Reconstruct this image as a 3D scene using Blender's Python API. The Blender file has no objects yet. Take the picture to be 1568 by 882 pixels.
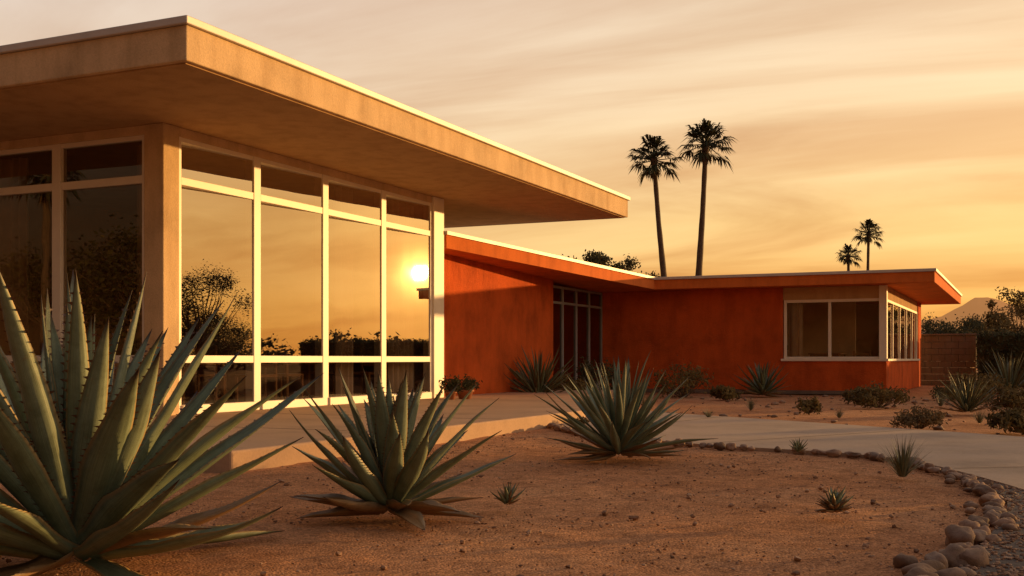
import bpy, math, random
from mathutils import Vector, noise as mn
R=math.radians
random.seed(7)
scene=bpy.context.scene
COL=scene.collection

# ------------------------------------------------------------ materials
def newmat(name):
    m=bpy.data.materials.new(name); m.use_nodes=True
    nt=m.node_tree; b=nt.nodes['Principled BSDF']
    return m,nt,b
def nd(nt,t,**k):
    n=nt.nodes.new(t)
    for a,v in k.items(): setattr(n,a,v)
    return n
def texco(nt): return nd(nt,'ShaderNodeTexCoord').outputs['Object']
def noise(nt,scale,detail=5,rough=.6,vec=None,stretch=None):
    n=nd(nt,'ShaderNodeTexNoise'); n.inputs['Scale'].default_value=scale
    n.inputs['Detail'].default_value=detail; n.inputs['Roughness'].default_value=rough
    v=vec or texco(nt)
    if stretch:
        mp=nd(nt,'ShaderNodeMapping'); mp.inputs['Scale'].default_value=stretch
        nt.links.new(v,mp.inputs[0]); v=mp.outputs[0]
    nt.links.new(v,n.inputs['Vector'])
    return n.outputs['Fac']
def ramp(nt,fac,stops):
    r=nd(nt,'ShaderNodeValToRGB'); e=r.color_ramp.elements
    while len(e)<len(stops): e.new(.5)
    for i,(p,c) in enumerate(stops):
        e[i].position=p; e[i].color=(c[0],c[1],c[2],1)
    nt.links.new(fac,r.inputs[0]); return r.outputs[0]
def mixc(nt,fac,a,b,mode='MIX'):
    n=nd(nt,'ShaderNodeMix',data_type='RGBA',blend_type=mode)
    for s,v in ((n.inputs[0],fac),(n.inputs[6],a),(n.inputs[7],b)):
        if isinstance(v,bpy.types.NodeSocket): nt.links.new(v,s)
        elif isinstance(v,(int,float)): s.default_value=v
        else: s.default_value=(v[0],v[1],v[2],1)
    return n.outputs[2]
def bump(nt,b,h,strength=.3,dist=.01):
    n=nd(nt,'ShaderNodeBump'); n.inputs['Strength'].default_value=strength
    n.inputs['Distance'].default_value=dist
    nt.links.new(h,n.inputs['Height']); nt.links.new(n.outputs[0],b.inputs['Normal'])
def sc(c,k): return tuple(x*k for x in c)

def stucco(name,c,var=.25,bs=.35):
    m,nt,b=newmat(name)
    big=noise(nt,1.3,6,.65)
    c1=ramp(nt,big,[(.3,sc(c,1-var)),(.5,c),(.72,sc(c,1+var*.6))])
    st=noise(nt,2.2,5,.6,stretch=(1.6,1.6,.35))
    c2=mixc(nt,1.0,c1,ramp(nt,st,[(.3,(.80,.77,.74)),(.55,(1,1,1))]),'MULTIPLY')
    fine=noise(nt,45,4,.7)
    c3=mixc(nt,1.0,c2,ramp(nt,fine,[(.3,(.86,.86,.86)),(.6,(1,1,1))]),'MULTIPLY')
    nt.links.new(c3,b.inputs['Base Color']); b.inputs['Roughness'].default_value=.92
    b.inputs['Specular IOR Level'].default_value=.2
    mx=nd(nt,'ShaderNodeMath',operation='ADD'); 
    nt.links.new(fine,mx.inputs[0]); nt.links.new(noise(nt,5,5,.6),mx.inputs[1])
    bump(nt,b,mx.outputs[0],bs,.02)
    return m
def simple(name,c,rough=.6,var=.15,scale=8,metal=0,bs=.1):
    m,nt,b=newmat(name)
    f=noise(nt,scale,5,.6)
    nt.links.new(ramp(nt,f,[(.3,sc(c,1-var)),(.7,sc(c,1+var))]),b.inputs['Base Color'])
    b.inputs['Roughness'].default_value=rough; b.inputs['Metallic'].default_value=metal
    if bs: bump(nt,b,noise(nt,scale*8,3),bs,.005)
    return m

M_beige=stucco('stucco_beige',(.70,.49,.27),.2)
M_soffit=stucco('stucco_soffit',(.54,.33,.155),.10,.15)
M_orange=stucco('stucco_terracotta',(.66,.118,.020),.30,1.2)
M_orangef=stucco('stucco_terracotta_fascia',(.74,.19,.038),.12,.3)
M_white=simple('painted_frame',(.80,.70,.55),.45,.05,3)
M_grayframe=simple('grey_frame',(.28,.26,.24),.5,.1,3)
M_cap=simple('roof_metal_cap',(.60,.55,.50),.5,.1,2,.2)
M_roof=simple('roof_gravel',(.35,.3,.25),.9,.2,20)
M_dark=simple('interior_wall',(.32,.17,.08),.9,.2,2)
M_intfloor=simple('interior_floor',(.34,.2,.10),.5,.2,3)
M_wood=simple('wood',(.42,.20,.07),.45,.3,6)
M_curtain=simple('curtain_fabric',(.6,.46,.32),.9,.1,4)
M_tan=simple('interior_plaster',(.80,.56,.30),.9,.1,2)
M_pot=simple('terracotta_pot',(.40,.14,.06),.8,.2,9)
M_block=stucco('block_wall_stucco',(.20,.15,.11),.2)

def glass(name,refl,tint,rough=.0):
    m=bpy.data.materials.new(name); m.use_nodes=True; nt=m.node_tree
    nt.nodes.clear()
    o=nd(nt,'ShaderNodeOutputMaterial'); mx=nd(nt,'ShaderNodeMixShader')
    t=nd(nt,'ShaderNodeBsdfTransparent'); t.inputs[0].default_value=(*tint,1)
    g=nd(nt,'ShaderNodeBsdfGlossy'); g.inputs['Roughness'].default_value=rough
    g.inputs[0].default_value=(.98,.90,.78,1)
    bp=nd(nt,'ShaderNodeBump'); bp.inputs['Strength'].default_value=.06; bp.inputs['Distance'].default_value=.02
    nt.links.new(noise(nt,1.4,1),bp.inputs['Height']); nt.links.new(bp.outputs[0],g.inputs['Normal'])
    fr=nd(nt,'ShaderNodeFresnel'); fr.inputs[0].default_value=1.5
    ad=nd(nt,'ShaderNodeMath',operation='ADD',use_clamp=True); ad.inputs[1].default_value=refl
    nt.links.new(fr.outputs[0],ad.inputs[0]); nt.links.new(ad.outputs[0],mx.inputs[0])
    nt.links.new(t.outputs[0],mx.inputs[1]); nt.links.new(g.outputs[0],mx.inputs[2])
    nt.links.new(mx.outputs[0],o.inputs[0]); return m
M_glass=glass('coated_window_glass',.44,(.86,.76,.64),.008)
M_glasslow=glass('clear_low_glass',.06,(.93,.86,.78),.0)
M_glass2=glass('window_glass',.02,(.94,.88,.80))
M_glass5=glass('wing_side_glass',.30,(.92,.87,.8))
M_glass3=glass('front_window_glass',.11,(.66,.56,.46))
M_glass4=glass('entry_window_glass',.08,(.3,.26,.22))

# ------------------------------------------------------------ mesh helpers
def empty(name,parent=None):
    o=bpy.data.objects.new(name,None); COL.objects.link(o); o.empty_display_size=.2
    if parent: o.parent=parent
    return o
def mesh(name,v,f,mats,parent=None,mi=None,smooth=False,uv=None):
    me=bpy.data.meshes.new(name); me.from_pydata(v,[],f)
    for m in (mats if isinstance(mats,(list,tuple)) else [mats]): me.materials.append(m)
    if mi: me.polygons.foreach_set('material_index',mi)
    if smooth: me.polygons.foreach_set('use_smooth',[True]*len(f))
    if uv:
        l=me.uv_layers.new(name='UVMap')
        for lp in me.loops: l.data[lp.index].uv=uv[lp.vertex_index]
    me.update()
    o=bpy.data.objects.new(name,me); COL.objects.link(o)
    if parent: o.parent=parent
    return o
BF=[(0,3,2,1),(4,5,6,7),(0,1,5,4),(1,2,6,5),(2,3,7,6),(3,0,4,7)]
def boxes(name,bl,mat,parent=None,bev=.006):
    V=[];F=[]
    for x0,x1,y0,y1,z0,z1 in bl:
        k=len(V)
        V+=[(x0,y0,z0),(x1,y0,z0),(x1,y1,z0),(x0,y1,z0),(x0,y0,z1),(x1,y0,z1),(x1,y1,z1),(x0,y1,z1)]
        F+=[tuple(k+i for i in q) for q in BF]
    o=mesh(name,V,F,mat,parent)
    if bev:
        b=o.modifiers.new('bevel','BEVEL'); b.width=bev; b.segments=2
    return o
def prism(name,poly,z0,z1,mat,parent=None,bev=0):
    n=len(poly)
    g=lambda z,p: z(p) if callable(z) else z
    V=[(p[0],p[1],g(z0,p)) for p in poly]+[(p[0],p[1],g(z1,p)) for p in poly]
    F=[tuple(reversed(range(n))),tuple(range(n,2*n))]+[(i,(i+1)%n,n+(i+1)%n,n+i) for i in range(n)]
    o=mesh(name,V,F,mat,parent)
    if bev:
        b=o.modifiers.new('bevel','BEVEL'); b.width=bev; b.segments=2; b.limit_method='ANGLE'
    return o
def catmull(P,n=8):
    out=[]
    for i in range(len(P)-1):
        p0=P[max(i-1,0)];p1=P[i];p2=P[i+1];p3=P[min(i+2,len(P)-1)]
        for k in range(n):
            t=k/n
            out.append(tuple(.5*((2*p1[j])+(-p0[j]+p2[j])*t+(2*p0[j]-5*p1[j]+4*p2[j]-p3[j])*t*t+(-p0[j]+3*p1[j]-3*p2[j]+p3[j])*t**3) for j in range(2)))
    out.append(P[-1]); return out

# ------------------------------------------------------------ main house
H=empty('modernist_house')
XG=-9.6; YG=10.58
boxes('main_roof_slab',[(-24,-7.44,8.52,21.8,3.77,4.12)],M_beige,H,.012)
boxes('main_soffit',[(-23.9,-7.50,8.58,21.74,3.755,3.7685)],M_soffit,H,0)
boxes('main_roof_cap',[(-24.03,-7.40,8.48,21.84,4.121,4.20)],M_cap,H,.01)
boxes('main_roof_top',[(-23.8,-7.7,8.8,21.5,4.201,4.23)],M_roof,H,0)
boxes('corner_column',[(XG-.31,XG,YG,YG+.29,.15,3.754)],M_beige,H,.012)
boxes('end_post',[(XG-.2,XG+.02,17.42,17.8,.15,3.754)],M_white,H,.01)
boxes('head_beam',[(XG-.16,XG-.02,YG+.292,17.418,3.64,3.753),(-22,XG-.312,YG+.02,YG+.16,3.64,3.753)],M_beige,H,.004)
def window_wall_x(X,ys,zs,w=.13,dep=.1,name='side_window',mat=None,rh=.1):
    mat=mat or M_white
    mul=[]
    for i,y in enumerate(ys):
        if i==0: mul.append((X-dep,X,y,y+w*.4,zs[0],zs[-1]))
        elif i==len(ys)-1: mul.append((X-dep,X,y-w*.4,y,zs[0],zs[-1]))
        else: mul.append((X-dep,X,y-w/2,y+w/2,zs[0],zs[-1]))
    boxes(name+'_mullions',mul,mat,H,.006)
    rl=[]
    for j,z in enumerate(zs):
        z0,z1=(z,z+.12) if j==0 else ((z-.06,z) if j==len(zs)-1 else (z-rh/2,z+rh/2))
        for i in range(len(ys)-1):
            a=ys[i]+(w*.4 if i==0 else w/2)+.001; b=ys[i+1]-(w*.4 if i==len(ys)-2 else w/2)-.001
            rl.append((X-dep+.006,X+(.03 if j in(0,) else -.006),a,b,z0+.001,z1-.001))
    boxes(name+'_rails',rl,mat,H,.005)
def window_wall_y(Y,xs,zs,w=.13,dep=.1,name='front_window'):
    mul=[]
    for i,x in enumerate(xs):
        if i==0: mul.append((x,x+w*.4,Y,Y+dep,zs[0],zs[-1]))
        elif i==len(xs)-1: mul.append((x-w*.4,x,Y,Y+dep,zs[0],zs[-1]))
        else: mul.append((x-w/2,x+w/2,Y,Y+dep,zs[0],zs[-1]))
    boxes(name+'_mullions',mul,M_white,H,.006)
    rl=[]
    for j,z in enumerate(zs):
        z0,z1=(z,z+.12) if j==0 else ((z-.06,z) if j==len(zs)-1 else (z-.05,z+.05))
        for i in range(len(xs)-1):
            a=xs[i]+(w*.4 if i==0 else w/2)+.001; b=xs[i+1]-(w*.4 if i==len(xs)-2 else w/2)-.001
            rl.append((a,b,Y+(.006 if j else -.03),Y+dep-.006,z0+.001,z1-.001))
    boxes(name+'_rails',rl,M_white,H,.005)
ysm=[YG+.29,12.45,14.10,15.78,17.42]
zsm=[.15,.85,3.09,3.64]
window_wall_x(XG-.02,ysm,zsm,.15,.15,'pavilion_side')
xsm=[-21,-19.4,-17.8,-16.2,-14.6,-13.0,-11.42,XG-.31]
window_wall_y(YG+.03,xsm,zsm,.15,.11,'pavilion_front')
def pane(name,pts,mat): mesh(name,pts,[(0,1,2,3)],mat,H)
for i in range(4):
    for j in range(3):
        x=XG-.096
        t=-.062+random.uniform(-.002,.002); u=random.uniform(-.003,.003)
        pane('side_pane',[(x+t,ysm[i],zsm[j]),(x-t,ysm[i+1],zsm[j]),(x-t+u,ysm[i+1],zsm[j+1]),(x+t+u,ysm[i],zsm[j+1])],M_glass if j else M_glasslow)
for i in range(len(xsm)-1):
    for j in range(3):
        y=YG+.085; t=random.uniform(-.003,.003)
        pane('front_pane',[(xsm[i],y-t,zsm[j]),(xsm[i+1],y+t,zsm[j]),(xsm[i+1],y+t,zsm[j+1]),(xsm[i],y-t,zsm[j+1])],M_glass3)
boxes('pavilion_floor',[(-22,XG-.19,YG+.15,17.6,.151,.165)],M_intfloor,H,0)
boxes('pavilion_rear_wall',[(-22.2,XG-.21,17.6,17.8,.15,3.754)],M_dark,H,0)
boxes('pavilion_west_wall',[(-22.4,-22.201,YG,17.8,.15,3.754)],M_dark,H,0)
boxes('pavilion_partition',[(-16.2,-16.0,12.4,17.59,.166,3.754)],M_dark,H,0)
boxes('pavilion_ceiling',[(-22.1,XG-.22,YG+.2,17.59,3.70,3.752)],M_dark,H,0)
def curtain(name,p0,p1,z0,z1,amp=.05,n=60,mat=M_curtain):
    V=[];F=[]; d=Vector((p1[0]-p0[0],p1[1]-p0[1],0)); L=d.length; d/=L; nn=Vector((-d.y,d.x,0))
    for i in range(n+1):
        s=i/n; q=Vector((p0[0],p0[1],0))+d*L*s+nn*amp*math.sin(s*L*38+math.sin(s*9))
        V+=[(q.x,q.y,z0),(q.x,q.y,z1)]
    for i in range(n): F.append((2*i,2*i+2,2*i+3,2*i+1))
    mesh(name,V,F,mat,H,smooth=True)
curtain('pavilion_curtain',(XG-.38,16.5),(XG-.38,17.4),.2,3.6)
curtain('pavilion_curtain',(XG-.38,14.9),(XG-.38,15.4),.2,3.6)
curtain('pavilion_curtain',(-12.9,YG+.4),(-12.3,YG+.4),.2,3.6)
curtain('pavilion_curtain',(-10.4,YG+.4),(-10.0,YG+.4),.2,3.6)

def table(x,y,l=1.6,w=.9,h=.72):
    z=.166
    bl=[(x-w/2,x+w/2,y-l/2,y+l/2,z+h-.04,z+h),(x-w/2+.08,x+w/2-.08,y-l/2+.08,y+l/2-.08,z+h-.12,z+h-.041)]
    for a in(-1,1):
        for b in(-1,1):
            cx=x+a*(w/2-.07);cy=y+b*(l/2-.07); bl.append((cx-.03,cx+.03,cy-.03,cy+.03,z,z+h-.041))
    boxes('dining_table',bl,M_wood)
def chair(x,y,s=1):
    z=.166; w=.22
    bl=[(x-w,x+w,y-w,y+w,z+.42,z+.46)]
    for a in(-1,1):
        for b in(-1,1):
            bl.append((x+a*(w-.02)-.018,x+a*(w-.02)+.018,y+b*(w-.02)-.017,y+b*(w-.02)+.018,z,z+.419))
            if b==s: bl.append((x+a*(w-.02)-.018,x+a*(w-.02)+.018,y+b*(w-.02)-.018,y+b*(w-.02)+.018,z+.461,z+.9))
    for k in range(3): bl.append((x-w+.04,x+w-.04,y+s*(w-.02)-.01,y+s*(w-.02)+.01,z+.56+k*.11,z+.62+k*.11))
    boxes('wooden_chair',bl,M_wood,bev=.004)
table(-10.9,12.1); chair(-10.8,11.0,-1); chair(-10.3,13.3,1); chair(-11.5,13.4,1)
table(-11.0,15.3,1.8,.9); chair(-10.4,14.1,-1); chair(-11.5,16.6,1); chair(-10.5,16.6,1)
table(-13.6,12.2,1.2,.8)

# ------------------------------------------------------------ link wall
XL=-10.0
boxes('link_wall',[(XL-.25,XL,17.82,23.95,0,2.9)],M_orange,H,.015)
boxes('link_rear_wall',[(-13.6,-13.4,17.82,28,0,2.6)],M_dark,H,0)
boxes('link_floor',[(-13.4,XL,23.96,27.58,.1,.145)],M_intfloor,H,0)
zt=lambda p: 3.18-(p[1]-17.85)*.26/9.15
roofpoly=[(-9.56,17.85),(-8.5,27.0),(-13.8,27.0),(-13.8,17.85)]
prism('link_roof',roofpoly,lambda p:zt(p)-.31,lambda p:zt(p)-.065,M_orangef,H)
capoly=[(-9.53,17.83),(-8.47,26.96),(-13.8,26.96),(-13.8,17.83)]
prism('link_roof_cap',capoly,lambda p:zt(p)-.064,lambda p:zt(p),M_cap,H)
ys=[23.96,24.85,25.75,26.65,27.58]
window_wall_x(XL-.12,ys,[.15,2.2,2.60],.075,.08,'entry',M_grayframe,.06)
for i in range(4):
    for j in range(2):
        z=[.15,2.2,2.6]; x=XL-.16
        pane('entry_pane',[(x,ys[i],z[j]),(x,ys[i+1],z[j]),(x,ys[i+1],z[j+1]),(x,ys[i],z[j+1])],M_glass4)
boxes('entry_threshold',[(XL-.3,XL+.03,23.96,27.58,0,.148)],M_grayframe,H)

# ------------------------------------------------------------ wing
YW=27.6; XW=-2.99
boxes('wing_front_wall',[(-13.4,-5.42,YW,YW+.25,0,2.605),(-5.419,XW-.0,YW,YW+.25,0,.80)],M_orange,H,0)
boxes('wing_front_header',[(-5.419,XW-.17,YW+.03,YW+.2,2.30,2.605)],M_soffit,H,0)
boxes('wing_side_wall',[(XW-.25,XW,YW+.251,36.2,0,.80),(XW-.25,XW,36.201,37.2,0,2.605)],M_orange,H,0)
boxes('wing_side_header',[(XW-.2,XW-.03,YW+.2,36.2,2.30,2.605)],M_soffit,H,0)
boxes('wing_back_wall',[(-13.4,XW-.26,37.0,37.2,0,2.6),(-7.6,-7.4,YW+.26,36.9,0,2.6)],M_tan,H,0)
boxes('wing_partition',[(-7.39,-4.1,30.6,30.7,0.02,2.6)],M_tan,H,0)
boxes('wing_sill',[(-5.46,XW+.05,YW-.05,YW+.26,.801,.86),(XW-.2,XW+.05,YW+.261,36.22,.801,.86)],M_white,H,.008)
boxes('wing_corner_post',[(XW-.17,XW+.01,YW-.01,YW+.17,.861,2.604)],M_white,H,.008)
boxes('wing_front_frame',[(-5.40,-5.33,YW+.03,YW+.1,.861,2.30),(-4.34,-4.27,YW+.03,YW+.1,.861,2.23),
   (-5.329,XW-.172,YW+.03,YW+.1,2.231,2.299),(-5.329,-4.342,YW+.035,YW+.095,.862,.91),(-4.268,XW-.172,YW+.035,YW+.095,.862,.91)],M_white,H,.004)
fr=[(XW-.1,XW-.03,YW+.17,36.2,2.231,2.299)]
for k in range(4):
    y=YW+1.9+k*1.75
    fr.append((XW-.1,XW-.04,y-.03,y+.03,.861,2.230))
fr.append((XW-.1,XW-.03,36.12,36.199,.861,2.23))
boxes('wing_side_frame',fr,M_white,H,.004)
pane('wing_front_pane',[(-5.39,YW+.07,.85),(XW-.1,YW+.07,.85),(XW-.1,YW+.07,2.3),(-5.39,YW+.07,2.3)],M_glass2)
pane('wing_side_pane',[(XW-.07,YW+.1,.85),(XW-.07,36.2,.85),(XW-.07,36.2,2.3),(XW-.07,YW+.1,2.3)],M_glass5)
curtain('wing_curtain',(-5.35,YW+.35),(-5.0,YW+.35),.5,2.3,.03,30)
boxes('wing_roof',[(-14.0,-1.88,27.001,38.3,2.61,2.85)],M_orangef,H,.01)
boxes('wing_roof_cap',[(-14.0,-1.84,26.962,38.34,2.851,2.92)],M_cap,H,.006)
boxes('wing_plinth',[(-9.9,XW+.04,YW-.04,YW-.001,0,.09)],M_block,H,0)
boxes('wing_floor',[(-7.39,XW-.26,YW+.26,36.99,.005,.06)],M_tan,H,0)
table(-4.6,29.3,1.2,.8,.84); table(-5.8,30.1,.7,.6,1.05); chair(-3.8,29.4,1)
boxes('roof_vent',[(-9.4,-9.2,31,31.2,2.92,3.0)],M_cap,H)

# ------------------------------------------------------------ ground
def ground_mat():
    m,nt,b=newmat('desert_soil')
    big=noise(nt,.55,6,.6)
    c=ramp(nt,big,[(.3,(.46,.20,.085)),(.5,(.62,.295,.135)),(.7,(.68,.36,.18))])
    md=noise(nt,6,6,.7)
    c=mixc(nt,1,c,ramp(nt,md,[(.3,(.64,.59,.54)),(.55,(1,1,1)),(.8,(1.15,1.12,1.05))]),'MULTIPLY')
    vo=nd(nt,'ShaderNodeTexVoronoi'); vo.inputs['Scale'].default_value=75; nt.links.new(texco(nt),vo.inputs['Vector'])
    sp=ramp(nt,vo.outputs['Color'],[(.2,(.5,.47,.44)),(.6,(1,1,1)),(.9,(1.4,1.36,1.3))])
    c=mixc(nt,.7,c,mixc(nt,1,c,sp,'MULTIPLY'))
    nt.links.new(c,b.inputs['Base Color']); b.inputs['Roughness'].default_value=.95; b.inputs['Specular IOR Level'].default_value=.15
    a=nd(nt,'ShaderNodeMath',operation='MULTIPLY_ADD'); a.inputs[1].default_value=-.8
    nt.links.new(vo.outputs['Distance'],a.inputs[0]); nt.links.new(noise(nt,22,7,.78),a.inputs[2])
    bump(nt,b,a.outputs[0],.8,.022); return m
def conc_mat(name,c):
    m,nt,b=newmat(name)
    f=noise(nt,.9,7,.65); cc=ramp(nt,f,[(.3,sc(c,.74)),(.5,c),(.7,sc(c,1.12))])
    g=noise(nt,40,5,.7); cc=mixc(nt,1,cc,ramp(nt,g,[(.3,(.85,.84,.82)),(.6,(1,1,1))]),'MULTIPLY')
    nt.links.new(cc,b.inputs['Base Color']); b.inputs['Roughness'].default_value=.8; b.inputs['Specular IOR Level'].default_value=.3
    bump(nt,b,g,.2,.005); return m
M_ground=ground_mat(); M_conc=conc_mat('concrete',(.46,.33,.225)); M_slab=conc_mat('patio_concrete',(.47,.30,.18))
M_gravel=simple('dark_gravel',(.12,.09,.07),.9,.5,60,0,.8)
M_joint=simple('joint',(.12,.08,.05),.9,.1,5)
def lin(a,b,s):
    n=int(round((b-a)/s)); return [a+(b-a)*i/n for i in range(n)]
xs=[-3000,-1200,-500,-200,-100,-60,-40,-25,-16]+lin(-12,-6.5,.5)+lin(-6.5,1.5,.07)+lin(1.5,10,.7)+[10,14,20,30,50,100,200,500,1200,3000]
yy=[-3000,-1000,-300,-100,-40,-15,-6,0]+lin(1.5,3.5,.2)+lin(3.5,12,.07)+lin(12,28,.4)+[28,33,40,55,80,120,200,400,800,1500,3000]
V=[];F=[]
for y in yy:
    for x in xs:
        z=-.012
        if -12<x<10 and 0<y<40:
            z-= .010+.010*mn.noise((x*.9,y*.9,0))
            if -7<x<2 and 3<y<12.5:
                z+=.010*mn.noise((x*3.2,y*3.2,3))+.006*mn.noise((x*8,y*8,7))
            z=min(z,-.003)
        V.append((x,y,z))
nx=len(xs)
for j in range(len(yy)-1):
    for i in range(nx-1): F.append((j*nx+i,j*nx+i+1,(j+1)*nx+i+1,(j+1)*nx+i))
mesh('ground',V,F,M_ground,smooth=True)

slab=[(-24,6.8),(-5.5,6.8),(-5.5,14.2),(-5.75,14.9),(-7.0,19.0),(-8.3,22.5),(-8.4,24.0),(-9.98,24.0),(-9.98,18.5),(-24,18.5)]
prism('patio_slab',slab,-.1,.15,M_slab,None,.02)
for i,y in enumerate([9.2,11.7]): 
    boxes('patio_joint',[(-9.5,-5.53,y-.006,y+.006,.1505,.152)],M_joint,bpy.data.objects['patio_slab'],0)
stone=catmull([(-5.42,12.9),(-4.4,11.6),(-2.91,10.66),(-1.78,10.3),(-1.13,9.95),(-.586,8.99),(-.228,7.67),(-.168,6.7),(-.249,5.58),(-.316,4.83),(-.42,4.0),(-.9,2.9)],10)
far=catmull([(-6.4,17.9),(-4.87,16.7),(-2.04,14.7),(0,13.2),(2.5,11.0),(4.2,8),(5,4),(5.2,-2)],8)
near=catmull([(-5.5,12.95),(-4.4,11.68),(-2.91,10.75),(-1.78,10.38),(-1.1,10.0),(-.62,9.3),(0,7.85),(.6,6),(1.0,3.5),(1.2,-2)],8)
prism('concrete_path',near+far[::-1],-.05,.012,M_conc)
P=bpy.data.objects['concrete_path']
for a,b in (((-2.91,10.8),(-1.2,14.0)),((-.5,9.15),(2.2,11.1)),((.35,6.9),(4.3,7.2)),((-4.6,11.95),(-4.0,16.0))):
    d=Vector((b[0]-a[0],b[1]-a[1],0)).normalized(); n=Vector((-d.y,d.x,0))*.009
    mesh('path_joint',[(a[0]-n.x,a[1]-n.y,.016),(b[0]-n.x,b[1]-n.y,.016),(b[0]+n.x,b[1]+n.y,.016),(a[0]+n.x,a[1]+n.y,.016)],[(0,1,2,3)],M_joint,P)
gr=catmull([(-.75,9.5),(-.5,8.95),(-.15,7.67),(-.1,6.7),(-.18,5.58),(-.25,4.83),(-.35,4.0),(-.8,2.9),(-1.5,1)],8)
gr2=catmull([(-.62,9.35),(0,7.87),(.6,6.02),(1.0,3.5),(1.2,1)],8)
prism('gravel_strip',gr+gr2[::-1],-.05,.004,M_gravel)

def ico():
    t=(1+5**.5)/2
    v=[(-1,t,0),(1,t,0),(-1,-t,0),(1,-t,0),(0,-1,t),(0,1,t),(0,-1,-t),(0,1,-t),(t,0,-1),(t,0,1),(-t,0,-1),(-t,0,1)]
    v=[Vector(a).normalized() for a in v]
    f=[(0,11,5),(0,5,1),(0,1,7),(0,7,10),(0,10,11),(1,5,9),(5,11,4),(11,10,2),(10,7,6),(7,1,8),(3,9,4),(3,4,2),(3,2,6),(3,6,8),(3,8,9),(4,9,5),(2,4,11),(6,2,10),(8,6,7),(9,8,1)]
    return v,f
def subdiv(v,f):
    v=list(v);c={};nf=[]
    def mid(a,b):
        k=(min(a,b),max(a,b))
        if k not in c: v.append(((v[a]+v[b])/2).normalized()); c[k]=len(v)-1
        return c[k]
    for a,b,d in f:
        ab,bd,da=mid(a,b),mid(b,d),mid(d,a); nf+=[(a,ab,da),(b,bd,ab),(d,da,bd),(ab,bd,da)]
    return v,nf
I0=ico(); I1=subdiv(*I0); I2=subdiv(*I1)
def add_rock(V,F,x,y,z,sx,sy,sz,rot,base,seed,rough=.22):
    k=len(V); c,s=math.cos(rot),math.sin(rot)
    for p in base[0]:
        r=1+rough*mn.noise(p*1.3+Vector((seed*3.1,seed,0)))*2
        a,b,d=p.x*sx*r,p.y*sy*r,p.z*sz*r
        V.append((x+a*c-b*s,y+a*s+b*c,z+d))
    F+=[tuple(k+i for i in t) for t in base[1]]
def rockmat(name,c1,c2,c3):
    m,nt,b=newmat(name)
    g=nd(nt,'ShaderNodeNewGeometry')
    cc=ramp(nt,g.outputs['Random Per Island'],[(0,c1),(.5,c2),(1,c3)])
    cc=mixc(nt,1,cc,ramp(nt,noise(nt,14,7,.75),[(.3,(.5,.48,.46)),(.55,(1,1,1)),(.8,(1.25,1.22,1.2))]),'MULTIPLY')
    nt.links.new(cc,b.inputs['Base Color']); b.inputs['Roughness'].default_value=.85
    bump(nt,b,noise(nt,45,5),.5,.008); return m
M_rock=rockmat('river_rock',(.17,.10,.06),(.38,.22,.13),(.28,.19,.13))
M_peb=rockmat('pebbles',(.17,.08,.04),(.36,.19,.10),(.50,.32,.2))
rs=random.Random(3)
V=[];F=[]
acc=0
for i in range(len(stone)-1):
    a=Vector((*stone[i],0)); b=Vector((*stone[i+1],0)); L=(b-a).length; d=(b-a)/L
    while acc<L:
        p=a+d*acc; near_k=max(0,min(1,(9-p.y)/4))
        s=rs.uniform(.032,.060)+.030*near_k*rs.random()
        sx=s*rs.uniform(1.0,1.55)
        o=Vector((-d.y,d.x,0))*rs.uniform(-.04,.04)
        add_rock(V,F,p.x+o.x,p.y+o.y,s*.25,sx,s*rs.uniform(.75,1),s*rs.uniform(.55,.85),math.atan2(d.y,d.x)+rs.uniform(-.7,.7),I2,rs.random()*50)
        if p.y<8.5 and rs.random()<.7:
            q=s*rs.uniform(.4,.9); o=Vector((-d.y,d.x,0))*rs.choice([-1,1])*rs.uniform(.07,.14)
            add_rock(V,F,p.x+o.x,p.y+o.y,q*.25,q*1.2,q,q*.7,rs.random()*6,I1,rs.random()*50)
        acc+=sx*1.6+rs.uniform(0,.05)+(rs.random()<.2)*.14*(1-near_k)
    acc-=L
mesh('border_stones',V,F,M_rock,smooth=True)
def inpoly(x,y,poly):
    c=False;n=len(poly);j=n-1
    for i in range(n):
        xi,yi=poly[i];xj,yj=poly[j]
        if (yi>y)!=(yj>y) and x<(xj-xi)*(y-yi)/(yj-yi)+xi: c=not c
        j=i
    return c
bed=[(-6.5,1),(-6.5,6.75),(-5.45,6.75)]+stone
V=[];F=[]
n=0
while n<5200:
    x=rs.uniform(-5.5,0.2);y=2.6+9.5*rs.random()**1.3
    if not inpoly(x,y,bed): continue
    if mn.noise((x*1.1,y*1.1,5))+rs.uniform(-.45,.45)<-.05: continue
    s=.003+.007*rs.random()**3+ (rs.random()<.02)*.012
    add_rock(V,F,x,y,-.018+s*.4,s*rs.uniform(1,1.5),s,s*.7,rs.random()*6,I0,rs.random()*9,.3); n+=1
gpoly=gr+gr2[::-1]; n=0
while n<4000:
    x=rs.uniform(-1.4,1.2);y=rs.uniform(3,9.5)
    if not inpoly(x,y,gpoly): continue
    s=rs.uniform(.005,.011); add_rock(V,F,x,y,.004+s*.3,s*1.3,s,s*.7,rs.random()*6,I0,rs.random()*9,.3); n+=1
mesh('gravel_stones',V,F,M_peb)
V=[];F=[];n=0
pathpoly=near+far[::-1]
while n<330:
    x=rs.uniform(-9,7);y=rs.uniform(13,27)
    if inpoly(x,y,pathpoly) or inpoly(x,y,slab): continue
    s=.015+.045*rs.random()**3; add_rock(V,F,x,y,-.012+s*.2,s*1.4,s,s*.6,rs.random()*6,I1,rs.random()*9,.3); n+=1
mesh('garden_rocks',V,F,M_rock,smooth=True)

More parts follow.
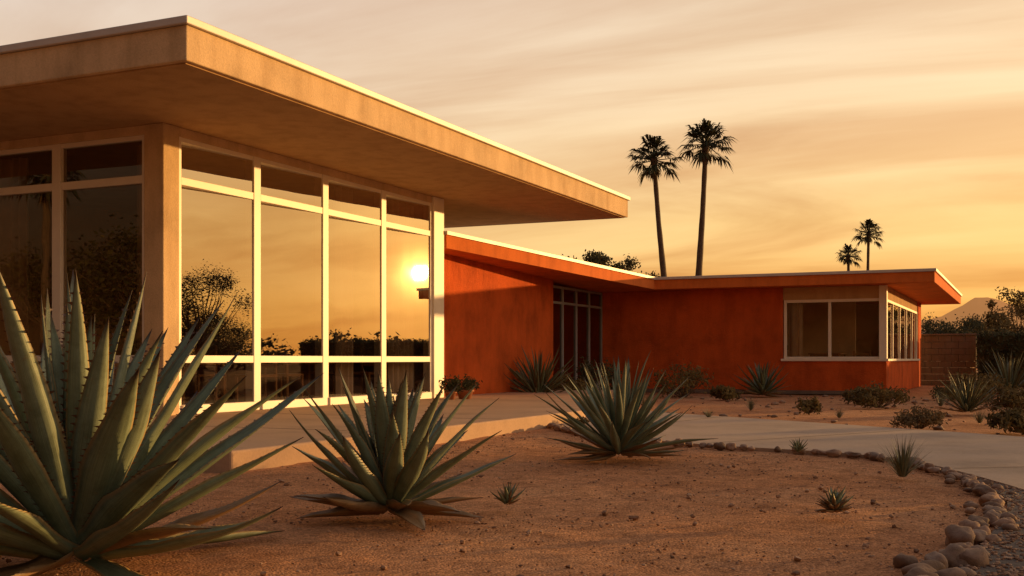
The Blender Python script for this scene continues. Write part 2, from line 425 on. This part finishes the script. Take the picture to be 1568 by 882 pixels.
# ------------------------------------------------------------ agaves
def leafmat(name,c1,c2,edge):
    m,nt,b=newmat(name)
    uvn=nd(nt,'ShaderNodeTexCoord'); sep=nd(nt,'ShaderNodeSeparateXYZ'); nt.links.new(uvn.outputs['UV'],sep.inputs[0])
    g=nd(nt,'ShaderNodeNewGeometry')
    base=mixc(nt,g.outputs['Random Per Island'],c1,c2)
    st=noise(nt,3.0,4,.6,vec=uvn.outputs['UV'],stretch=(7,1.2,1))
    base=mixc(nt,1,base,ramp(nt,st,[(.3,(.66,.68,.66)),(.55,(1,1,1)),(.8,(1.35,1.3,1.2))]),'MULTIPLY')
    base=mixc(nt,1,base,ramp(nt,noise(nt,7,7,.75),[(.3,(.62,.6,.52)),(.55,(1.05,1.05,1.05))]),'MULTIPLY')
    bl=noise(nt,13,6,.8)
    base=mixc(nt,ramp(nt,bl,[(.60,(0,0,0)),(.70,(.6,.6,.6))]),base,(.22,.14,.07))
    ab=nd(nt,'ShaderNodeMath',operation='ABSOLUTE'); nt.links.new(sep.outputs[0],ab.inputs[0])
    em=ramp(nt,ab.outputs[0],[(.82,(0,0,0)),(.96,(1,1,1))])
    base=mixc(nt,em,base,edge)
    tip=ramp(nt,sep.outputs[1],[(.9,(0,0,0)),(.98,(1,1,1))])
    base=mixc(nt,tip,base,(.06,.03,.02))
    nt.links.new(base,b.inputs['Base Color']); b.inputs['Roughness'].default_value=.5
    b.inputs['Specular IOR Level'].default_value=.4
    bump(nt,b,st,.25,.012); return m
M_agave=leafmat('agave_leaf',(.15,.19,.115),(.23,.275,.18),(.40,.28,.12))
M_agdry=leafmat('agave_leaf_dry',(.26,.14,.06),(.32,.20,.095),(.3,.2,.1))
M_thorn=simple('agave_thorn',(.12,.05,.025),.5,.1,5,0,0)
M_yucca=leafmat('yucca_leaf',(.11,.125,.06),(.15,.165,.09),(.2,.16,.08))
def agave(name,x,y,length,n,w,seed,emin=4,emax=86,teeth=True,seg=14,dry=.12,curl=1.0,mat=None,z=0,pw=.85):
    rg=random.Random(seed); V=[];F=[];MI=[];UV=[]
    prof_s=[0,.1,.25,.42,.6,.75,.88,.96,1]; prof_w=[.85,.72,.86,1.0,.86,.62,.33,.11,.012]
    def prof(s):
        for i in range(len(prof_s)-1):
            if s<=prof_s[i+1]:
                t=(s-prof_s[i])/(prof_s[i+1]-prof_s[i])
                return prof_w[i]*(1-t)+prof_w[i+1]*t
        return .015
    for i in range(n):
        f=(i+.5)/n; az=i*2.39996+rg.uniform(-.25,.25)+seed
        e0=R(emax+(emin-emax)*f**pw+rg.uniform(-6,6))
        L=length*(.86+.18*math.sin(math.pi*min(1,f*1.2)))*rg.uniform(.82,1.1)
        W=w*rg.uniform(.8,1.15)*(.75+.35*min(1,f*1.8))
        isdry=f>1-dry*1.5 and rg.random()<.75
        if isdry: L*=.8; e0-=R(8)
        bend=R(rg.uniform(-12,6))*curl if f<.55 else R(rg.uniform(-16,22))*curl
        twist=rg.uniform(-.25,.25); ru=rg.uniform(.16,.42)
        rad=Vector((math.cos(az),math.sin(az),0)); tan=Vector((-math.sin(az),math.cos(az),0)); up=Vector((0,0,1))
        p=rad*(.02+.07*f)*length+up*(.03+.10*(1-f)*length)
        side_b=rg.uniform(-.15,.15)
        k0=len(V); ringn=8
        edgeL=[];edgeR=[]
        for s_i in range(seg+1):
            s=s_i/seg
            e=e0+bend*s*s
            dr=rad*math.cos(e)+up*math.sin(e)+tan*side_b*s; dr.normalize()
            if s_i: p=p+dr*(L/seg)
            if p.z<.012: p.z=.012
            tt=(tan+up*twist*s); tt=(tt-dr*tt.dot(dr)).normalized()
            nn=dr.cross(tt); nn=-nn if nn.dot(up*math.cos(e)-rad*math.sin(e))<0 else nn
            hw=W*.5*prof(s); ch=ru*(1.25-s)+.1
            th=hw*.26*(1-s*.5)+.002
            wav=hw*.09*math.sin(s*15+i)
            for j in (-2,-1,0,1,2):
                q=j/2; pt=p+tt*hw*q+nn*(abs(q)**1.7*hw*ch*1.6+ (wav if abs(j)==2 else 0))
                V.append(pt); UV.append((q,s))
                if j==-2: edgeL.append(pt.copy())
                if j==2: edgeR.append(pt.copy())
            for j in (1,0,-1):
                q=j/2; pt=p+tt*hw*q*1.05+nn*(abs(q)**1.7*hw*ch*1.6-th*(1-.4*abs(q)*2)); V.append(pt); UV.append((q,s))
            if s_i:
                a=k0+(s_i-1)*ringn; b=a+ringn
                for j in range(ringn):
                    F.append((a+j,a+(j+1)%ringn,b+(j+1)%ringn,b+j)); MI.append(1 if isdry else 0)
        if teeth:
            for E,sg in ((edgeL,-1),(edgeR,1)):
                for s_i in range(2,seg-1):
                    for h in (.25,.75):
                        a=E[s_i].lerp(E[s_i+1],h); dd=(E[s_i+1]-E[s_i]).normalized(); sz=.011*length*rg.uniform(.6,1.2)
                        o=(E[s_i]-(edgeR if sg<0 else edgeL)[s_i]).normalized()
                        k=len(V); V+=[a-dd*sz*.5,a+dd*sz*.5,a+o*sz*1.3+dd*sz*.3]; UV+=[(1,.5)]*3
                        F.append((k,k+1,k+2)); MI.append(2)
    o=mesh(name,[tuple(v) for v in V],F,[mat or M_agave,M_agdry,M_thorn],mi=MI,smooth=True,uv=UV)
    o.location=(x,y,z); return o
th=R(24.8)
FW=Vector((-math.sin(th),math.cos(th),0)); RT=Vector((math.cos(th),math.sin(th),0))
def G(px,py,z=0):
    d=(.85-z)*1702/(py-550); p=FW*d+RT*d*(px-784)/1702
    return p.x,p.y
def D(px,d):
    p=FW*d+RT*d*(px-784)/1702; return p.x,p.y
x,y=G(118,866); agave('agave_plant',x,y,1.15,62,.135,23,emin=1,dry=.2,pw=1.1)
x,y=G(598,792); agave('agave_plant',x,y,.72,54,.105,5,emin=2,dry=.2,pw=1.15)
x,y=G(948,702); agave('agave_plant',x,y,.82,84,.07,9,emin=2,dry=.2,teeth=False,pw=1.0)
x,y=G(824,611); agave('yucca_plant',x,y,1.1,60,.075,4,emin=10,teeth=False,seg=7,mat=M_yucca)
x,y=G(1168,607); agave('yucca_plant',x,y,.78,48,.08,6,emin=6,teeth=False,seg=7,mat=M_yucca)
x,y=G(1545,606); agave('yucca_plant',x,y,1.05,60,.05,8,emin=10,teeth=False,seg=7,mat=M_yucca)
x,y=G(1480,634); agave('yucca_plant',x,y,.62,60,.035,12,emin=15,teeth=False,seg=6,mat=M_yucca)
x,y=G(1277,792); agave('small_succulent',x,y,.14,44,.03,13,emin=10,teeth=False,seg=6,dry=.5)
x,y=G(777,780); agave('small_succulent',x,y,.13,26,.022,14,emin=25,teeth=False,seg=6,dry=.6)
x,y=G(1222,697); agave('small_succulent',x,y,.12,18,.025,15,emin=20,teeth=False,seg=6)

def grass(name,x,y,h,n,seed,mat,spread=.7):
    rg=random.Random(seed);V=[];F=[];UV=[]
    for i in range(n):
        az=rg.uniform(0,6.28); e=R(rg.uniform(90-75*spread,88)); L=h*rg.uniform(.6,1.05); w=h*.014
        rad=Vector((math.cos(az),math.sin(az),0)); tan=Vector((-rad.y,rad.x,0)); p=rad*rg.uniform(0,.08)*h; k=len(V); ben=R(rg.uniform(-35,0))
        for s in range(5):
            ee=e+ben*(s/4)**2
            if s: p=p+(rad*math.cos(ee)+Vector((0,0,math.sin(ee))))*L/4
            ww=w*(1-s/4.2); V+=[tuple(p-tan*ww),tuple(p+tan*ww)]; UV+=[(-.5,s/5),(.5,s/5)]
            if s: F.append((k+2*s-2,k+2*s-1,k+2*s+1,k+2*s))
    o=mesh(name,V,F,mat,uv=UV); o.location=(x,y,0); return o
M_grass=leafmat('dry_grass',(.16,.16,.09),(.2,.2,.11),(.2,.2,.1))
x,y=G(1382,730); grass('grass_tuft',x,y,.32,190,3,M_grass)
for i,(px,py,h) in enumerate(((1085,640,.2),(1150,628,.25),(1285,640,.2),(1500,648,.25),(1440,622,.3),(985,622,.25))):
    x,y=G(px,py); 
    grass('grass_tuft',x,y,h,90,40+i,M_grass)

# ------------------------------------------------------------ foliage
def folmat(name,c1,c2):
    m,nt,b=newmat(name); g=nd(nt,'ShaderNodeNewGeometry')
    c=mixc(nt,g.outputs['Random Per Island'],c1,c2)
    c=mixc(nt,1,c,ramp(nt,noise(nt,1.1,3),[(.35,(.55,.55,.55)),(.65,(1.2,1.2,1.2))]),'MULTIPLY')
    nt.links.new(c,b.inputs['Base Color']); b.inputs['Roughness'].default_value=.8; b.inputs['Specular IOR Level'].default_value=.2
    return m
M_fol=folmat('foliage_dark',(.045,.045,.016),(.085,.075,.03))
M_fold=folmat('foliage_dry',(.14,.09,.035),(.2,.13,.055))
M_folw=folmat('foliage_warm',(.11,.075,.022),(.19,.125,.035))
M_bark=simple('bark',(.10,.065,.04),.9,.3,6,0,.5)
def leafq(V,F,p,s,rg,asp=.5):
    a=Vector((rg.gauss(0,1),rg.gauss(0,1),rg.gauss(0,1))).normalized(); b=a.orthogonal().normalized()*s*asp; a=a*s
    k=len(V); V+=[tuple(p-a),tuple(p+b),tuple(p+a),tuple(p-b)]; F.append((k,k+1,k+2,k+3))
def limb(V,F,p0,p1,r0,r1,n=6):
    d=(p1-p0).normalized(); a=d.orthogonal().normalized(); b=d.cross(a); k=len(V)
    for p,r in((p0,r0),(p1,r1)):
        for i in range(n):
            t=6.2832*i/n; V.append(tuple(p+a*r*math.cos(t)+b*r*math.sin(t)))
    for i in range(n): F.append((k+i,k+(i+1)%n,k+n+(i+1)%n,k+n+i))
def tree(name,x,y,h,r,seed,clumps=34,leaves=90,ls=.16,mat=None,trunk=.35):
    rg=random.Random(seed); V=[];F=[]
    base=Vector((0,0,0)); fork=Vector((rg.uniform(-.1,.1)*h,rg.uniform(-.1,.1)*h,h*trunk))
    limb(V,F,base,fork,h*.035,h*.024,8)
    ends=[]
    for c in range(clumps):
        while True:
            q=Vector((rg.uniform(-1,1),rg.uniform(-1,1),rg.uniform(-1,1)))
            if .25<q.length<1: break
        e=Vector((q.x*r,q.y*r,h*(.5+trunk/2)+q.z*h*(1-trunk)*.5)); ends.append(e)
        mid=fork.lerp(e,.5)+Vector((rg.uniform(-.1,.1)*r,rg.uniform(-.1,.1)*r,-.05*h))
        limb(V,F,fork,mid,h*.012,h*.007,5); limb(V,F,mid,e,h*.007,h*.002,5)
    nb=len(F)
    for e in ends:
        cr=r*rg.uniform(.16,.36)
        for _ in range(leaves):
            o=Vector((rg.gauss(0,.5),rg.gauss(0,.5),rg.gauss(0,.4)))*cr
            leafq(V,F,e+o,ls*rg.uniform(.6,1.3),rg)
    o=mesh(name,V,F,[M_bark,mat or M_fol],mi=[0]*nb+[1]*(len(F)-nb)); o.location=(x,y,-.02); return o
def bush(name,x,y,r,h,seed,n=1600,ls=.035,mat=None,z=0,clumps=22):
    rg=random.Random(seed); V=[];F=[]; E=[]
    for c in range(clumps):
        az=rg.uniform(0,6.28); rr=r*rg.random()**.6; e=Vector((math.cos(az)*rr,math.sin(az)*rr,h*(.25+.65*rg.random()*(1-.5*rr/r)))); E.append(e)
        limb(V,F,Vector((e.x*.15,e.y*.15,0)),e,.012*h+.004,.004,4)
    nb=len(F)
    for i in range(n):
        e=rg.choice(E); o=Vector((rg.gauss(0,.16)*r,rg.gauss(0,.16)*r,rg.gauss(0,.13)*h)); p=e+o
        if p.z<0: p.z=abs(p.z)*.3
        leafq(V,F,p,ls*rg.uniform(.6,1.4),rg,.4)
    o=mesh(name,V,F,[M_bark,mat or M_fol],mi=[0]*nb+[1]*(len(F)-nb)); o.location=(x,y,z); return o
x,y=G(1045,608); bush('desert_bush',x,y,.55,.85,1,mat=M_folw)
x,y=G(912,606); bush('desert_bush',x,y,.5,1.0,2,mat=M_fol)
x,y=G(870,607); bush('desert_bush',x,y,.4,.5,22,mat=M_folw)
x,y=G(1345,624); bush('desert_bush',x,y,.42,.42,3,mat=M_folw)
x,y=G(1320,618); bush('desert_bush',x,y,.3,.32,31,mat=M_folw)
x,y=G(1408,656); bush('desert_bush',x,y,.28,.28,4,mat=M_fold,n=1800,ls=.022)
x,y=G(1237,633); bush('desert_bush',x,y,.17,.28,5,mat=M_folw,n=700,ls=.03)
x,y=G(1558,662); bush('desert_bush',x,y,.3,.28,6,mat=M_folw)
x,y=G(1500,616); bush('desert_bush',x,y,.6,.65,7,mat=M_folw)
x,y=G(1455,612); bush('desert_bush',x,y,.4,.35,71,mat=M_folw)
x,y=G(1560,632); bush('desert_bush',x,y,.4,.4,72,mat=M_folw)
x,y=G(1110,612); bush('desert_bush',x,y,.3,.3,73,mat=M_folw)
x,y=G(890,650); bush('desert_bush',x,y,.1,.1,8,mat=M_folw,n=200,ls=.02)
def pot(x,y,z,r,h,seed,fh):
    e=empty('potted_plant'); e.location=(x,y,z)
    V=[];F=[];n=20
    pr=[(0,.0),(.72*r,0),(.95*r,h*.8),(1.08*r,h*.8),(1.08*r,h),(.92*r,h),(.88*r,h*.85),(0,h*.85)]
    for q,(rr,zz) in enumerate(pr):
        for i in range(n): t=6.2832*i/n; V.append((rr*math.cos(t),rr*math.sin(t),zz))
        if q:
            for i in range(n): F.append(((q-1)*n+i,(q-1)*n+(i+1)%n,q*n+(i+1)%n,q*n+i))
    mesh('pot',V,F,M_pot,e,smooth=True)
    b=bush('pot_foliage',0,0,r*1.7,fh,seed,n=500,ls=.03); b.parent=e; b.location=(0,0,h*.8)
x,y=D(712,19.6); pot(x,y,.15,.15,.16,4,.28)
x,y=D(690,19.3); pot(x,y,.15,.10,.14,5,.34)

# ------------------------------------------------------------ palms
M_palm=folmat('palm_frond',(.03,.035,.014),(.055,.055,.022)); M_palmd=folmat('palm_dead_frond',(.09,.055,.025),(.13,.085,.04))
def palm(name,x,y,pts,r,seed,tr=.2):
    rg=random.Random(seed);V=[];F=[]; n=10
    P=[]
    for i in range(len(pts)-1):
        for k in range(6): P.append(Vector(pts[i]).lerp(Vector(pts[i+1]),k/6))
    P.append(Vector(pts[-1])); m=len(P)
    for i,p in enumerate(P):
        s=i/(m-1); rr=tr*(1.35-.6*min(1,s*1.4))+(.06*tr if i%2 else 0)+(.5*tr*max(0,s-.93)/.07)
        for k in range(n): t=6.2832*k/n; V.append((p.x+rr*math.cos(t),p.y+rr*math.sin(t),p.z))
        if i:
            for k in range(n): F.append(((i-1)*n+k,(i-1)*n+(k+1)%n,i*n+(k+1)%n,i*n+k))
    nb=len(F); top=P[-1]; MI=[0]*nb
    nf=44
    for i in range(nf):
        f=i/nf; dead=f>.86
        az=i*2.4+rg.uniform(-.3,.3); e=R(84-132*f+rg.uniform(-10,10)) if not dead else R(rg.uniform(-75,-50))
        d=Vector((math.cos(az)*math.cos(e),math.sin(az)*math.cos(e),math.sin(e))); pl=r*rg.uniform(.34,.56)*(.45 if dead else 1)
        q=top+Vector((0,0,-.05*r))
        e1=q+d*pl+Vector((0,0,-.05*r)); limb(V,F,q,e1,.025*r,.012*r,3); MI+=[2 if dead else 1]*3
        side=d.cross(Vector((0,0,1)));
        if side.length<.1: side=Vector((1,0,0))
        side.normalize(); side=(side+Vector((0,0,rg.uniform(-.4,.4)))).normalized(); bl=r*rg.uniform(.46,.66)*(.6 if dead else 1)
        for k in range(13):
            a=R(-82+164*k/12)+rg.uniform(-.08,.08); dd=(d*math.cos(a)+side*math.sin(a)).normalized()
            l=bl*(1-.3*abs(math.sin(a)))*rg.uniform(.8,1.15); w=l*.065
            pn=dd.cross(Vector((rg.uniform(-.3,.3),rg.uniform(-.3,.3),1))).normalized()*w
            m1=e1+dd*l*.55+Vector((0,0,-.04*l)); tp=e1+dd*l*.92+Vector((0,0,-.38*l)); kk=len(V)
            V+=[tuple(e1),tuple(m1+pn),tuple(tp),tuple(m1-pn)]; F.append((kk,kk+1,kk+2,kk+3)); MI.append(2 if dead else 1)
    o=mesh(name,V,F,[M_bark,M_palm,M_palmd],mi=MI); o.location=(x,y,0); return o
def palm_at(pxb,pxt,pyt,d,r,seed,tr):
    x,y=D(pxb,d); x2,y2=D(pxt,d); h=.85+(550-pyt)*d/1702
    dx,dy=x2-x,y2-y
    palm('palm_tree',x,y,[(0,0,0),(dx*.25,dy*.25,h*.35),(dx*.7,dy*.7,h*.7),(dx,dy,h)],r,seed,tr)
palm_at(1026,1001,243,70,2.05,1,.20)
palm_at(1064,1081,219,70,2.1,2,.21)
palm_at(1300,1299,391,120,1.8,3,.19)
palm_at(1326,1330,357,120,2.0,4,.19)

x,y=D(905,48); tree('mesquite_tree',x,y,5.7,1.3,11,34,180,.075)
x,y=D(960,50); tree('mesquite_tree',x,y,5.6,1.4,12,36,180,.075)
for px,d,h,r,s in ((1450,62,2.9,2.0,21),(1480,70,3.6,1.8,22),(1558,58,4.8,1.5,23),(1600,62,4.6,2.0,24),(1425,75,3.4,2.0,25),(1512,64,3.2,2.2,26),(1535,55,2.6,1.8,27)):
    x,y=D(px,d); tree('desert_tree',x,y,h,r,s,26,140,.085,M_folw if s in(23,24,27) else M_fol,.25)
for x,y,h,r,s in ((18.5,35.5,4.9,2.3,31),(23,33,4.2,2.0,32),(34,50,3.7,2.3,33),(45,60,4.2,3.0,34)):
    tree('desert_tree',x,y,h,r,s,44,260,.06,M_fol,.3)
for x,y,h,r,s in ((-22,-16,6.0,3.5,41),(-32,-14,6.2,4,42),(-44,-20,6.5,4,44),(-15,-22,5.5,3,43)):
    tree('desert_tree',x,y,h,r,s,44,160,.12,M_fol,.3)
palm('palm_tree',-42,-17,[(0,0,0),(.1,0,4),(.2,.1,8),(.3,.2,9.5)],2.2,9,.2)
rg=random.Random(77); V=[];F=[]
for i in range(250):
    a=rg.uniform(0,6.283); d=rg.uniform(110,170); cx,cy=d*math.sin(a),d*math.cos(a)+10
    h=rg.uniform(2.2,5.2); r=rg.uniform(2.5,5)
    for c in range(11):
        q=Vector((rg.uniform(-1,1),rg.uniform(-1,1),rg.uniform(0,1))); e=Vector((cx+q.x*r,cy+q.y*r,h*.15+q.z*h*.75))
        for _ in range(18): leafq(V,F,e+Vector((rg.gauss(0,.6),rg.gauss(0,.6),rg.gauss(0,.45))),rg.uniform(.25,.5),rg,.6)
mesh('distant_trees',V,F,M_fol)

# ------------------------------------------------------------ boundary
bl=[(-3.25,-1.42,38.75,39.05,1.625,1.68)]
for r_ in range(8):
    z0=-.05+r_*.209
    for c_ in range(-1,5):
        x0=-3.2+c_*.41+(.205 if r_%2 else 0); x1=x0+.402
        x0=max(x0,-3.2); x1=min(x1,-1.45)
        if x1-x0>.03: bl.append((x0,x1,38.8,39.0,z0,z0+.201))
boxes('boundary_wall',bl,M_block,None,.01)
V=[];F=[];rg=random.Random(5)
for i in range(16000):
    x=rg.uniform(-1.4,14); 
    s=rg.random()
    if s<.6: p=Vector((x,37.6+rg.gauss(0,.07),rg.uniform(0,1.62)))
    else: p=Vector((x,rg.uniform(37.6,38.6),1.62+rg.gauss(0,.06)+.05*mn.noise((x*2,0,0))))
    leafq(V,F,p,.06*rg.uniform(.6,1.3),rg)
k=len(V)
V+=[(-1.35,37.65,0),(14,37.65,0),(14,38.6,0),(-1.35,38.6,0),(-1.35,37.65,1.58),(14,37.65,1.58),(14,38.6,1.58),(-1.35,38.6,1.58)]
F+=[tuple(k+i for i in q) for q in BF]
mesh('hedge',V,F,M_fol)
N=empty('neighbor_house'); x,y=D(1428,95)
boxes('neighbor_walls',[(x-3.5,x+3,y,y+8,0,2.9)],M_tan,N,0)
boxes('neighbor_roof',[(x-4,x+3.5,y-.5,y+8.5,2.901,3.3)],M_white,N,0)
boxes('neighbor_windows',[(x-2,x-.5,y-.02,y-.001,1,2.2)],M_dark,N,0)

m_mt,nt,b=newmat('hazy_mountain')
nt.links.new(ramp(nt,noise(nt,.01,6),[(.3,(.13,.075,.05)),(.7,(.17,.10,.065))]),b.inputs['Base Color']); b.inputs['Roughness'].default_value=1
b.inputs['Emission Color'].default_value=(.8,.34,.10,1); b.inputs['Emission Strength'].default_value=.48  # warm self-glow on the mountain stands in for sunlit distance haze
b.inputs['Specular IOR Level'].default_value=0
V=[];F=[];na=220
def mh(px):
    pk=[(1200,30),(1380,50),(1440,66),(1470,80),(1492,93),(1515,94),(1545,84),(1600,70),(1700,85),(1850,60),(2100,60),(2600,45)]
    for i in range(len(pk)-1):
        if pk[i][0]<=px<=pk[i+1][0]:
            t=(px-pk[i][0])/(pk[i+1][0]-pk[i][0]); return pk[i][1]*(1-t)+pk[i+1][1]*t
    return 30
for i in range(na+1):
    px=1200+1400*i/na
    for j,(d,k) in enumerate(((2400,0),(2600,.35),(2800,.7),(3000,1),(3300,.3))):
        x,y=D(px,d); h=(mh(px)*3000/1702)*k
        h+=(mn.fractal(Vector((px*.03,j*2.1,0)),1,2,4))*8*(1 if k else 0)
        V.append((x,y,max(h,-2)))
    if i:
        for j in range(4): a=(i-1)*5+j; c=i*5+j; F.append((a,c,c+1,a+1))
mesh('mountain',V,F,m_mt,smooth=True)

# ------------------------------------------------------------ sun & sky
el=R(4.5); azs=R(37.9)
S=Vector((math.sin(azs)*math.cos(el),math.cos(azs)*math.cos(el),math.sin(el)))
L=bpy.data.lights.new('sun','SUN'); L.energy=5; L.angle=R(.6); L.color=(1,.55,.18)
lo=bpy.data.objects.new('sun',L); COL.objects.link(lo); lo.rotation_euler=(-S).to_track_quat('-Z','Y').to_euler()
w=bpy.data.worlds.new('World'); scene.world=w; w.use_nodes=True; nt=w.node_tree; bg=nt.nodes['Background']
sky=nd(nt,'ShaderNodeTexSky',sky_type='NISHITA'); sky.sun_disc=False; sky.sun_elevation=el; sky.sun_rotation=azs; sky.dust_density=4; sky.air_density=1.2
tc=nd(nt,'ShaderNodeTexCoord').outputs['Generated']
sep=nd(nt,'ShaderNodeSeparateXYZ'); nt.links.new(tc,sep.inputs[0])
def mth(op,a,b=None,c=None,clamp=False):
    n=nd(nt,'ShaderNodeMath',operation=op,use_clamp=clamp)
    for i,v in enumerate((a,b,c)):
        if v is None: continue
        if isinstance(v,bpy.types.NodeSocket): nt.links.new(v,n.inputs[i])
        else: n.inputs[i].default_value=v
    return n.outputs[0]
X,Y,Z=sep.outputs
grad=ramp(nt,Z,[(0,(1.05,.44,.085)),(.05,(1.10,.56,.145)),(.12,(1.14,.73,.29)),(.22,(1.14,.84,.51)),(.34,(1.08,.88,.66)),(.6,(.64,.56,.50)),(1,(.34,.34,.38))])
dh=mth('ADD',mth('MULTIPLY',X,math.sin(azs)),mth('MULTIPLY',Y,math.cos(azs)))
side=ramp(nt,mth('MULTIPLY_ADD',dh,.5,.5),[(0,(.11,.09,.10)),(.3,(.26,.24,.28)),(.5,(.74,.78,.94)),(.62,(.85,.90,1.04)),(.8,(.93,.95,.96)),(1,(1.0,.94,.82))])
c=mixc(nt,1,grad,side,'MULTIPLY')
skm=mixc(nt,1,sky.outputs[0],(.1,.1,.1),'MULTIPLY')
skd=mixc(nt,1,skm,(.8,.5,.25),'DARKEN')
c=mixc(nt,.08,c,skd)
# thin cirrus veil on a flat cloud layer
zz=mth('ADD',mth('MAXIMUM',Z,0),.10)
cv=nd(nt,'ShaderNodeCombineXYZ'); nt.links.new(mth('DIVIDE',X,zz),cv.inputs[0]); nt.links.new(mth('DIVIDE',Y,zz),cv.inputs[1])
def cloud(rot,sx,sy,scale,dist,seed):
    mp=nd(nt,'ShaderNodeMapping'); mp.inputs['Rotation'].default_value=(0,0,R(rot)); mp.inputs['Scale'].default_value=(sx,sy,1); mp.inputs['Location'].default_value=(seed,seed*.7,0); nt.links.new(cv.outputs[0],mp.inputs[0])
    n1=nd(nt,'ShaderNodeTexNoise'); n1.inputs['Scale'].default_value=scale; n1.inputs['Detail'].default_value=8; n1.inputs['Roughness'].default_value=.55; n1.inputs['Distortion'].default_value=dist
    nt.links.new(mp.outputs[0],n1.inputs['Vector']); return n1.outputs['Fac']
c=mixc(nt,1,c,ramp(nt,cloud(-48,.35,.75,1.0,.8,0),[(.36,(.84,.74,.68)),(.48,(1,.97,.95)),(.56,(1.04,1.04,1.04)),(.68,(1.10,1.13,1.18))]),'MULTIPLY')
c=mixc(nt,1,c,ramp(nt,cloud(-30,.22,.9,.8,.5,4.3),[(.38,(.86,.76,.70)),(.5,(1,1,1)),(.66,(1.06,1.08,1.12))]),'MULTIPLY')
dp=nd(nt,'ShaderNodeVectorMath',operation='DOT_PRODUCT'); nt.links.new(tc,dp.inputs[0]); dp.inputs[1].default_value=S
dd=mth('MAXIMUM',dp.outputs['Value'],0)
g1=mth('MULTIPLY',mth('POWER',dd,9),.30); g2=mth('MULTIPLY',mth('POWER',dd,300),.7); g3=mth('MULTIPLY',mth('POWER',dd,6000),4)
gl=mth('ADD',mth('ADD',g1,g2),g3)
cg=nd(nt,'ShaderNodeVectorMath',operation='SCALE'); cg.inputs[0].default_value=(1,.52,.13); nt.links.new(gl,cg.inputs['Scale'])
c=mixc(nt,1,c,cg.outputs[0],'ADD')
nt.links.new(c,bg.inputs[0]); bg.inputs[1].default_value=1.0

cam=bpy.data.cameras.new('camera'); co=bpy.data.objects.new('camera',cam); COL.objects.link(co)
co.location=(0,0,.85); co.rotation_euler=(R(90),0,th); cam.lens=39.08; cam.sensor_width=36; cam.shift_y=.0695
cam.clip_start=.05; cam.clip_end=9000
scene.camera=co
scene.view_settings.view_transform='Standard'; scene.view_settings.look='None'; scene.view_settings.exposure=0
